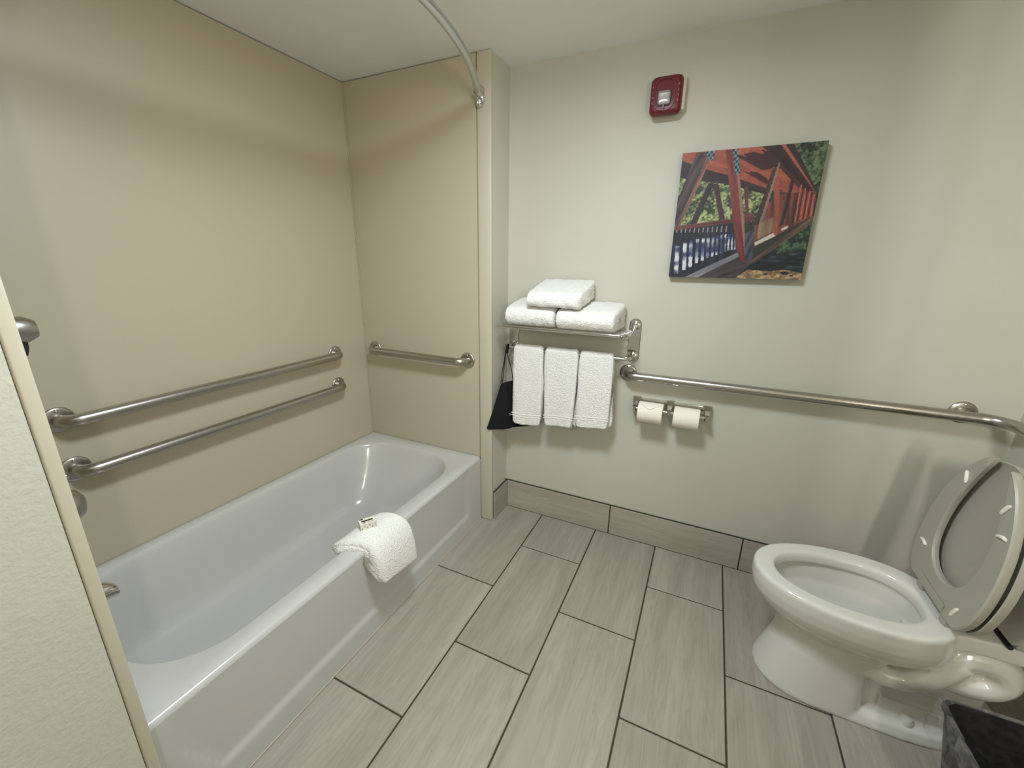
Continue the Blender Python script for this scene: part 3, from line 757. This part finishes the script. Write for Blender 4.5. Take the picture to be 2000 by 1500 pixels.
def paint(poly, ca, cb=None, f=None):
    m = pip(poly)
    img[m] = (mixc(ca, cb, f) if cb is not None else np.broadcast_to(np.array(ca, float), img.shape))[m]
L_ = lambda k: np.clip((leaf-.5+k)*3.2, 0, 1)
paint([(.77, 1.01), (.999, 1.008), (1.003, .617), (.907, .76)], (22, 36, 22), (104, 126, 82), L_(.17))
paint([(-.003, .826), (.654, .783), (.635, .453), (-.003, .41)], (40, 56, 34), (178, 186, 122), L_(.17))
paint([(.596, .091), (.83, .3), (1.012, .464), (1.054, 0), (.504, -.017)], (10, 20, 26), (46, 72, 76), np.clip((.5*vnoise(10, 40, 11)+.5*vnoise(22, 70, 12)-.5)*3+.3, 0, 1))
paint([(.783, .294), (1.012, .458), (1.018, .238), (.804, .2)], (14, 34, 22), (74, 108, 66), L_(.10))
paint([(.504, -.019), (.613, .072), (.763, .061), (.868, .078), (1.022, .045), (1.016, -.008)], (120, 90, 58), (196, 164, 116), np.clip((.5*vnoise(30, 40, 14)+.5*vnoise(70, 70, 15)-.35)*2.5, 0, 1))
for cx_, cy_, rr in ((.75, .04, .018), (.88, .05, .03), (.93, .03, .015)): img[((uu-cx_)/rr)**2+((vv-cy_)/(rr*.45))**2 < 1] = (30, 28, 28)
paint([(-.012, 1.003), (.671, 1.003), (1.005, .604), (.648, .691), (.147, .887), (-.005, .945)], (118, 48, 36), (206, 104, 66), vnoise_rot(-22, 30, 21)*.7+.3*vnoise(40, 40, 22))
m = pip([(.3, .93), (.6, .98), (.98, .62), (.65, .69), (.3, .84)]) & (vnoise_rot(-30, 44, 24) > .70); img[m] = (62, 26, 24)
paint([(.571, .999), (.776, 1.012), (1.007, .626), (.986, .598), (.723, .865)], (34, 24, 24), (92, 52, 44), vnoise_rot(-48, 50, 25))
paint([(.603, .975), (.688, .988), (.967, .634), (.851, .699), (.688, .867)], (34, 22, 24), (84, 42, 38), vnoise_rot(-46, 60, 26))
paint([(.695, 1.005), (.722, 1.008), (.926, .729), (.994, .626), (.911, .735)], (176, 92, 72))
paint([(-.009, .945), (.149, .876), (.369, .809), (.654, .695), (.654, .65), (.365, .742), (.162, .777), (-.001, .811)], (22, 17, 22), (64, 40, 38), vnoise_rot(-20, 50, 27))
for k, (pl, ca, cb, an) in enumerate((
    ([(.601, .453), (.725, .647), (.982, .662), (1.001, .488), (.631, .246)], (70, 36, 32), (156, 80, 60), 95),
    ([(.222, .757), (.269, .755), (.177, .449), (.121, .434)], (26, 24, 26), (74, 62, 58), 70),
    ([(.258, .755), (.299, .753), (.395, .451), (.354, .445)], (40, 26, 28), (104, 66, 58), 108),
    ([(.489, .719), (.519, .716), (.562, .477), (.541, .479)], (60, 32, 30), (130, 70, 54), 100),
    ([(.104, .992), (.179, .995), (.23, .964), (.01, .361), (-.009, .602)], (34, 26, 32), (98, 72, 72), 66),
    ([(.19, .96), (.226, .96), (.029, .384), (.01, .365), (.072, .598)], (110, 66, 56), (176, 122, 100), 69),
    ([(-.001, .427), (.479, .481), (.59, .516), (.601, .453), (.485, .432), (.001, .374)], (66, 30, 32), (128, 62, 56), 6),
    ([(-.001, .393), (.489, .449), (.564, .199), (.17, .009), (.001, -.017)], (10, 12, 24), (44, 46, 66), 88),
    ([(.106, -.015), (.532, .218), (.573, .195), (.239, -.01)], (84, 86, 104), (172, 164, 160), 28),
    ([(.222, -.01), (.566, .195), (.618, .1), (.504, -.013)], (30, 26, 36), (92, 74, 72), 28),
    ([(.586, .108), (1.005, .494), (1.007, .434), (.65, .126)], (44, 34, 32), (136, 104, 84), 42),
    ([(.639, .436), (.731, .481), (.748, .371), (.643, .311)], (96, 74, 50), (160, 126, 90), 92),
    ([(.628, .287), (.75, .361), (.77, .337), (.639, .264)], (170, 160, 148), (214, 206, 190), 30),
    ([(.8, .391), (.842, .417), (.847, .397), (.806, .376)], (190, 180, 160), (224, 214, 196), 30),
)):
    paint(pl, ca, cb, vnoise_rot(an, 60, 40+k))
# receding posts on the right
for k in range(9):
    c = .86+.016*k; img[pip([(c, .72-.012*k), (c+.008, .72-.012*k), (c+.012, .44+.006*k), (c+.003, .43+.006*k)])] = (196, 92, 70) if k % 2 else (52, 26, 26)
for pl, ca, cb, an, sd in (
    ([(.688, .744), (.729, .764), (.793, .371), (.768, .348)], (104, 46, 40), (186, 92, 66), 100, 61),
    ([(.806, .766), (.832, .764), (.81, .425), (.783, .402)], (36, 22, 24), (78, 44, 40), 86, 62),
    ([(.671, .839), (.714, .852), (.641, .421), (.601, .421)], (38, 24, 26), (92, 54, 48), 80, 63),
    ([(.703, .874), (.716, .88), (.669, .475), (.637, .417)], (100, 84, 74), (166, 140, 116), 82, 64)):
    paint(pl, ca, cb, vnoise_rot(an, 60, sd))
for (a, b_), wd in zip([((.042, .266), (.059, .028)), ((.102, .292), (.121, .057)), ((.149, .307), (.168, .085)), ((.198, .32), (.215, .119)), ((.243, .324), (.258, .143)), ((.282, .33), (.295, .164)), ((.318, .339), (.331, .177)), ((.35, .345), (.363, .188)), ((.38, .35), (.393, .201)), ((.41, .358), (.423, .214)), ((.436, .358), (.446, .223)), ((.461, .361), (.472, .231)), ((.483, .365), (.494, .235))], [.017, .015, .014, .012, .011, .010, .009, .008, .007, .0065, .006, .0055, .005]):
    paint([(a[0]-wd, a[1]), (a[0]+wd, a[1]), (b_[0]+wd, b_[1]), (b_[0]-wd, b_[1])], (40, 58, 110), (214, 216, 226), np.clip(vnoise(20, 26, 70)*1.6-.25, 0, 1))
for k in range(12):
    c = .02+.035*k; img[pip([(c, .372), (c+.008, .372), (c+.008, .40+.002*k), (c, .40+.002*k)])] = (150, 142, 140)
paint([(.521, .337), (.616, .397), (.633, .141), (.601, .082), (.566, .141)], (30, 32, 46), (112, 118, 130), vnoise_rot(75, 60, 71)*.8)
paint([(.318, .997), (.376, .997), (.461, .736), (.526, .455), (.573, .19), (.616, .108), (.558, .141), (.509, .223), (.419, .585)], (84, 28, 32), (172, 74, 62), vnoise_rot(108, 70, 72)*(.35+.65*vv))
paint([(.425, .813), (.443, .813), (.533, .455), (.575, .199), (.556, .264)], (150, 112, 90))
for pl in ([(.173, .995), (.245, .999), (.237, .932), (.22, .917)], [(.369, .997), (.406, .997), (.451, .82), (.414, .813)]):
    m = pip(pl); ck = ((np.floor(uu*62)+np.floor(vv*48)) % 2 == 0); img[m] = (104, 144, 158); img[m & ck] = (34, 44, 52)
img *= (0.92+.16*rng.random(uu.shape))[..., None]
lin = np.clip(img/255, 0, 1); lin = np.where(lin <= .04045, lin/12.92, ((lin+.055)/1.055)**2.4)*.88; lin = lin*.9+.10*lin.mean(-1, keepdims=True)
me = bpy.data.meshes.new('print_face')
verts = np.stack([PX0+uu*(PX1-PX0), np.full(uu.shape, -.0352), PZ0+vv*(PZ1-PZ0)], -1).reshape(-1, 3)
org = Vector(((PX0+PX1)/2, -.0352, PZ0)); verts = verts-np.array(org)
idx = np.arange(NP*NP).reshape(NP, NP)
faces = np.stack([idx[:-1, :-1], idx[:-1, 1:], idx[1:, 1:], idx[1:, :-1]], -1).reshape(-1, 4)
me.from_pydata(verts.tolist(), [], faces.tolist())
ca = me.color_attributes.new('print', 'FLOAT_COLOR', 'POINT')
ca.data.foreach_set('color', np.concatenate([lin.reshape(-1, 3), np.ones((NP*NP, 1))], 1).astype(np.float32).ravel())
m_, nt, bs = new_mat('canvas_print_ink'); at_ = nt.nodes.new('ShaderNodeAttribute'); at_.attribute_name = 'print'
link(nt, at_, 'Color', bs, 'Base Color'); bs.inputs['Roughness'].default_value = .55; bump(nt, bs, 700, .15, .0006)
me.materials.append(m_)
o = bpy.data.objects.new('print_face', me); COL.objects.link(o); o.parent = t; o.location = org-WORLD[t]
WRAP = simple('dark_canvas_wrap', srgb(40, 34, 36), .6, var=.4, vscale=20)
b = NB(); box(b, PX0, PX1, -.035, -.004, PZ0, PZ1, .001, 1); finish('stretcher', b, WRAP, t)

# ================================================================== TOILET
YT0 = -.478
T = thing('toilet', 'white two-piece toilet with its seat and lid raised', 'toilet', (2.38, YT0, 0))
def egg(xf, xr, hw, z, n=56, pf=2.0, pr=2.4, fm=.56):
    """closed horizontal outline: pointed egg front at xf, blunter rear at xr"""
    xm = xf+(xr-xf)*fm; out = []
    for k in range(n):
        a = 2*PI*k/n; c, s = math.cos(a), math.sin(a); p = pr if c > 0 else pf
        L = (xr-xm) if c > 0 else (xm-xf)
        out.append(Vector((xm+math.copysign(abs(c)**(2/p), c)*L, YT0+math.copysign(abs(s)**(2/(p if c > 0 else 2.15)), s)*hw, z)))
    return out
ZRIM = .404
bm = NB()
# bowl: outside up, over the rim, down the inside
loft(bm, [egg(2.112, 2.36, .112, .11, pr=4.0), egg(2.110, 2.37, .117, .16, pr=4.0), egg(2.112, 2.40, .118, .205, pr=3.2), egg(2.108, 2.45, .122, .238), egg(2.084, 2.50, .142, .259), egg(2.052, 2.525, .162, .281), egg(2.026, 2.535, .175, .308), egg(2.014, 2.535, .182, .332), egg(2.009, 2.53, .1855, .362), egg(2.010, 2.53, .1855, ZRIM-.012), egg(2.014, 2.528, .182, ZRIM-.003), egg(2.022, 2.52, .175, ZRIM),
          egg(2.062, 2.475, .138, ZRIM-.001), egg(2.070, 2.463, .130, ZRIM-.004), egg(2.076, 2.456, .124, ZRIM-.014), egg(2.080, 2.455, .121, ZRIM-.036), egg(2.068, 2.460, .131, ZRIM-.046),
          egg(2.085, 2.455, .122, .30), egg(2.125, 2.445, .102, .25), egg(2.185, 2.43, .075, .205), egg(2.24, 2.42, .055, .178), egg(2.30, 2.40, .035, .168)])
# pedestal skirt
def ped(xf, xr, hw, z): return egg(xf, xr, hw, z, pf=2.3, pr=5.0, fm=.62)
loft(bm, [ped(2.064, 2.362, .138, 0), ped(2.066, 2.362, .138, .012), ped(2.085, 2.360, .128, .07), ped(2.104, 2.357, .120, .13), ped(2.112, 2.355, .117, .162)])
# foot plate
loft(bm, [egg(2.09, 2.63, .138, 0, pr=3.2, fm=.5), egg(2.09, 2.63, .138, .010, pr=3.2, fm=.5), egg(2.10, 2.625, .128, .030, pr=3.2, fm=.5), egg(2.12, 2.61, .105, .042, pr=3.2, fm=.5)])
# core wall behind the skirt
box(bm, 2.30, 2.585, YT0-.066, YT0+.066, .0, .155)
box(bm, 2.464, 2.62, YT0-.078, YT0+.078, .14, .33)
box(bm, 2.40, 2.60, YT0-.085, YT0+.085, .03, .085)
# deck under the tank
loft(bm, [[Vector((2.478, YT0-w_, z)) for w_, z in ((.118, .350), (.118, ZRIM-.003))]+[Vector((2.478, YT0+w_, z)) for w_, z in ((.118, ZRIM-.003), (.118, .350))],
          [Vector((2.52, YT0-w_, z)) for w_, z in ((.108, .352), (.108, ZRIM-.002))]+[Vector((2.52, YT0+w_, z)) for w_, z in ((.108, ZRIM-.002), (.108, .352))],
          [Vector((2.60, YT0-w_, z)) for w_, z in ((.100, .352), (.100, ZRIM-.002))]+[Vector((2.60, YT0+w_, z)) for w_, z in ((.100, ZRIM-.002), (.100, .352))],
          [Vector((2.745, YT0-w_, z)) for w_, z in ((.108, .352), (.108, ZRIM-.002))]+[Vector((2.745, YT0+w_, z)) for w_, z in ((.108, ZRIM-.002), (.108, .352))]])
# trapway S bend, wide body
path = [(2.474, .250), (2.492, .264), (2.515, .282), (2.55, .306), (2.595, .314), (2.630, .296), (2.640, .262), (2.618, .232), (2.575, .220), (2.52, .214), (2.46, .195), (2.40, .15)]
P = []
for i in range(len(path)-1):
    for k in range(4):
        f = k/4; p_1 = path[max(i-1, 0)]; a = path[i]; b_ = path[i+1]; p2 = path[min(i+2, len(path)-1)]
        P.append(tuple(.5*((2*a[j])+(-p_1[j]+b_[j])*f+(2*p_1[j]-5*a[j]+4*b_[j]-p2[j])*f*f+(-p_1[j]+3*a[j]-3*b_[j]+p2[j])*f**3) for j in (0, 1)))
P.append(path[-1])
loops = []
for i, p in enumerate(P):
    a = Vector(P[max(i-1, 0)]); b_ = Vector(P[min(i+1, len(P)-1)]); d_ = (b_-a).normalized(); n_ = Vector((-d_.y, d_.x))
    fe = i/(len(P)-1); rr, hw = .053, .104-.05*max(0, (fe-.74)/.26)**1.3
    loops.append([Vector((p[0]+n_.x*rr*math.sin(q), YT0+hw*math.copysign(abs(math.cos(q))**.75, math.cos(q)), p[1]+n_.y*rr*math.sin(q))) for q in [2*PI*k/20 for k in range(20)]])
loft(bm, loops)
for sg in (-1, 1):      # swelling of the upper bend along each side
    tube(bm, [(2.335, YT0+sg*.086, .180), (2.385, YT0+sg*.089, .172), (2.435, YT0+sg*.089, .178), (2.480, YT0+sg*.086, .206), (2.515, YT0+sg*.080, .248), (2.545, YT0+sg*.074, .288)], [.026, .029, .031, .033, .034, .034], 18)
bw = finish('bowl', bm, CHINA, T, auto=0)
rm = bw.modifiers.new('remesh', 'REMESH'); rm.mode = 'VOXEL'; rm.voxel_size = .004; rm.use_smooth_shade = True
s_ = bw.modifiers.new('smooth', 'SMOOTH'); s_.factor = .5; s_.iterations = 6
b = NB(); loft(b, [egg(2.19, 2.436, .078, .192), egg(2.19, 2.436, .078, .1945)]); finish('water', b, WATER, T)
for sg in (-1, 1):
    b = NB(); lathe(b, (2.468, YT0+sg*.097, .036), (0, 0, 1), [(0, .019), (.010, .018), (.019, .013), (.023, .001)], 24); finish('bolt_cap', b, CHINA, T)
# tank
def rr4(x0_, x1_, hw, z, r=.03, n=6):
    return [Vector((v.x, v.y, z)) for v in rrect(x0_, x1_, YT0-hw, YT0+hw, r, z, n)]
b = NB(); loft(b, [rr4(2.622, 2.74, .10, ZRIM+.006), rr4(2.598, 2.75, .130, ZRIM+.014), rr4(2.592, 2.755, .170, ZRIM+.06), rr4(2.588, 2.757, .20, ZRIM+.15), rr4(2.584, 2.758, .215, .745)]); tk = finish('tank', b, CHINA, T, auto=50)
b = NB(); loft(b, [rr4(2.580, 2.760, .220, .746), rr4(2.574, 2.760, .228, .750), rr4(2.574, 2.760, .228, .772), rr4(2.580, 2.758, .220, .781)]); finish('tank_lid', b, CHINA, T, auto=50)
b = NB(); tube(b, [(2.588, YT0-.16, .70), (2.565, YT0-.16, .70)], .009, 12); tube(b, [(2.567, YT0-.165, .70), (2.565, YT0-.10, .693)], [.009, .006], 12); finish('flush_lever', b, CHROME, tk)
b = NB(); tube(b, [(2.60, YT0-.11, ZRIM+.003), (2.60, YT0+.11, ZRIM+.003)], .006, 8); finish('tank_gap_shade', b, RUBBER, T)  # dark strip standing in for the shaded gap under the tank front
# raised seat and lid: authored in seat coordinates u (from hinge to front), v (across), w (towards the viewer side)
AN = math.radians(5.5); HX, HZ = 2.487, .427
U = Vector((math.sin(AN), 0, math.cos(AN))); V = Vector((0, 1, 0)); W = Vector((-math.cos(AN), 0, math.sin(AN)))
HO = Vector((HX, YT0, HZ))
def S3(u, v, w_): return HO+U*u+V*v+W*w_
def outer(f):      # f 0..1 from hinge corner to the tip, right half (v>0)
    pts_ = [(.0, .118), (.018, .150), (.045, .170), (.10, .183), (.17, .186), (.24, .180), (.31, .163), (.37, .135), (.415, .100), (.445, .062), (.457, .030), (.460, .0)]
    x = f*(len(pts_)-1); i = min(int(x), len(pts_)-2); return Vector(pts_[i]).lerp(Vector(pts_[i+1]), x-i)
def catmull(pts_, n):
    P_ = []; 
    for i in range(len(pts_)-1):
        a0, a, b_, b2 = [Vector(pts_[j]) for j in (max(i-1, 0), i, i+1, min(i+2, len(pts_)-1))]
        for k in range(n):
            f = k/n; P_.append(.5*(2*a+(b_-a0)*f+(2*a0-5*a+4*b_-b2)*f*f+(-a0+3*a-3*b_+b2)*f**3))
    P_.append(Vector(pts_[-1])); return P_
OUT = [(.0, .126), (.003, .134), (.03, .158), (.06, .173), (.11, .184), (.18, .186), (.25, .177), (.31, .160), (.365, .133), (.410, .101), (.440, .070), (.452, .052)]
INN = [(.072, .0), (.076, .030), (.090, .060), (.118, .088), (.16, .104), (.215, .108), (.27, .103), (.325, .090), (.37, .075), (.41, .058), (.440, .043), (.452, .040)]
ro, ri = catmull(OUT, 4), catmull(INN, 4)
def resample(L, n):
    d_ = [0]
    for a, b_ in zip(L[:-1], L[1:]): d_.append(d_[-1]+(b_-a).length)
    out = []
    for k in range(n):
        t_ = d_[-1]*k/(n-1); i = 0
        while i < len(L)-2 and d_[i+1] < t_: i += 1
        out.append(L[i].lerp(L[i+1], (t_-d_[i])/max(1e-9, d_[i+1]-d_[i])))
    return out
NS = 46
b = NB(); bottom0 = [Vector((.0, .118*(k/9))) for k in range(9)]
oo = resample([Vector((0, 0))]+[Vector((0, .05))]+ro, NS); ii = resample(ri, NS)
# cross-sections along the ring from tip (v>0) over the hinge side to the other tip
secs = []
for sgn_ in (1, -1):
    rng_ = range(NS-1, -1, -1) if sgn_ == 1 else range(1, NS)
    for k in rng_:
        o_, i_ = Vector(oo[k]), Vector(ii[k])
        o_ = Vector((o_.x, o_.y*sgn_)); i_ = Vector((i_.x, i_.y*sgn_)); d_ = (i_-o_)
        e = d_.normalized()*.004
        # w: 0 back face (towards lid) .. .02 underside facing the viewer
        secs.append([S3(*(o_+e*1.2), .022), S3(*o_, .018), S3(*o_, .006), S3(*(o_+e), .001), S3(*(i_-e*2), .0), S3(*i_, .004), S3(*i_, .014), S3(*(i_-e*1.2), .0195)])
loft(b, secs)
st = finish('seat', b, SEATM, T, auto=35)
for (u_, v_, a_) in ((.365, .095, .9), (.365, -.095, -.9), (.105, .135, .1), (.30, -.128, -.2), (.045, -.115, -1.0), (.21, -.150, 0)):
    if (u_, v_) == (.21, -.150): continue
    b = NB(); pp = []
    for k in range(7):
        q = (k-3)/3; pp.append(S3(u_+q*.018*math.sin(a_*1.2)+.004*(1-q*q), v_+q*.018*math.cos(a_*1.2), .0225))
    tube(b, pp, [.003, .0048, .005, .005, .005, .0048, .003], 10); finish('bumper', b, BUMPM, st)
# lid
LO = [(.0, .0), (.0, .07), (.0, .125), (.03, .160), (.07, .176), (.13, .187), (.19, .188), (.26, .178), (.32, .158), (.375, .128), (.42, .09), (.448, .048), (.457, .0)]
lo_ = resample(catmull(LO, 4), 50)
ring = [Vector((p.x, p.y)) for p in lo_]+[Vector((p.x, -p.y)) for p in lo_[-2:0:-1]]
cen = Vector((.22, 0))
def lring(sc, w_): return [S3(*(cen+(p-cen)*sc), w_) for p in ring]
b = NB(); loft(b, [lring(.93, -.012), lring(.985, -.006), lring(1.0, -.008), lring(1.0, -.018), lring(.985, -.026), lring(.9, -.030), lring(.5, -.034)]); ld = finish('lid', b, SEATM, T, auto=35)
# hinge bar and posts
b = NB(); tube(b, [tuple(HO+Vector((.002, v, -.004))) for v in (-.085, -.04, 0, .04, .085)], .0085, 14); finish('hinge_bar', b, SEATM, T)
for sg in (-1, 1):
    b = NB(); box(b, HX-.016, HX+.028, YT0+sg*.075-.017, YT0+sg*.075+.017, ZRIM-.004, HZ+.006, .006, 3); finish('hinge_post', b, SEATM, T)
b = NB(); box(b, 0, 0, 0, 0, 0, 0)
b.free()
b = NB(); hp = [S3(.006, -.075, .021), S3(.006, .075, .021), S3(.030, .075, .0225), S3(.030, -.075, .0225)]
loft(b, [hp, [p+W*.003 for p in hp]]); finish('hinge_cover', b, SEATM, st)

# ================================================================== WASTE BIN WITH LINER
BX0, BX1, BY0, BY1, BZ = 2.425, 2.665, -1.03, -.735, .31
t = thing('waste_bin', 'black waste bin with a clear plastic liner beside the toilet', 'waste bin', ((BX0+BX1)/2, (BY0+BY1)/2, 0))
def br_loop(ins, z, r=.035): return rrect(BX0+ins, BX1-ins, BY0+ins, BY1-ins, r, z, 6)
b = NB(); loft(b, [br_loop(.045, .0), br_loop(.043, .004), br_loop(.002, BZ-.008), br_loop(-.003, BZ-.006), br_loop(-.003, BZ), br_loop(.003, BZ), br_loop(.046, .008)]); finish('bin_body', b, BLACKP, t)
b = NB(); loops = []
prof = [(-.012, BZ-.105), (-.014, BZ-.07), (-.010, BZ-.03), (-.008, BZ+.004), (-.001, BZ+.009), (.007, BZ+.004), (.016, BZ-.05), (.030, BZ-.13), (.044, .06), (.055, .02)]
for i, (ins, z) in enumerate(prof):
    L = rrect(BX0+ins, BX1-ins, BY0+ins, BY1-ins, .035, z, 14); n = len(L); L2 = []
    for k, p in enumerate(L):
        am = .007 if i in (0, 1) else (.003 if i in (2, 3, 4, 5) else .012)
        nz = noise.noise(Vector((k*.55, i*.45, 3.1)))+.5*noise.noise(Vector((k*1.7, i*.9, 7.7)))
        c_ = Vector(((BX0+BX1)/2, (BY0+BY1)/2, p.z)); d_ = (p-c_).normalized()
        q = p + d_*(am*nz if i < 6 else -abs(am*nz)) + Vector((0, 0, (.016*noise.noise(Vector((k*.4, 1, 0))) if i == 0 else .003*nz)))
        L2.append(q)
    loops.append(L2)
loft(b, loops[5:], False, True); ln = finish('liner', b, LINER, t, auto=0)
b = NB(); loft(b, loops[:6], False, False); finish('liner_cuff', b, CUFF, t, auto=0)
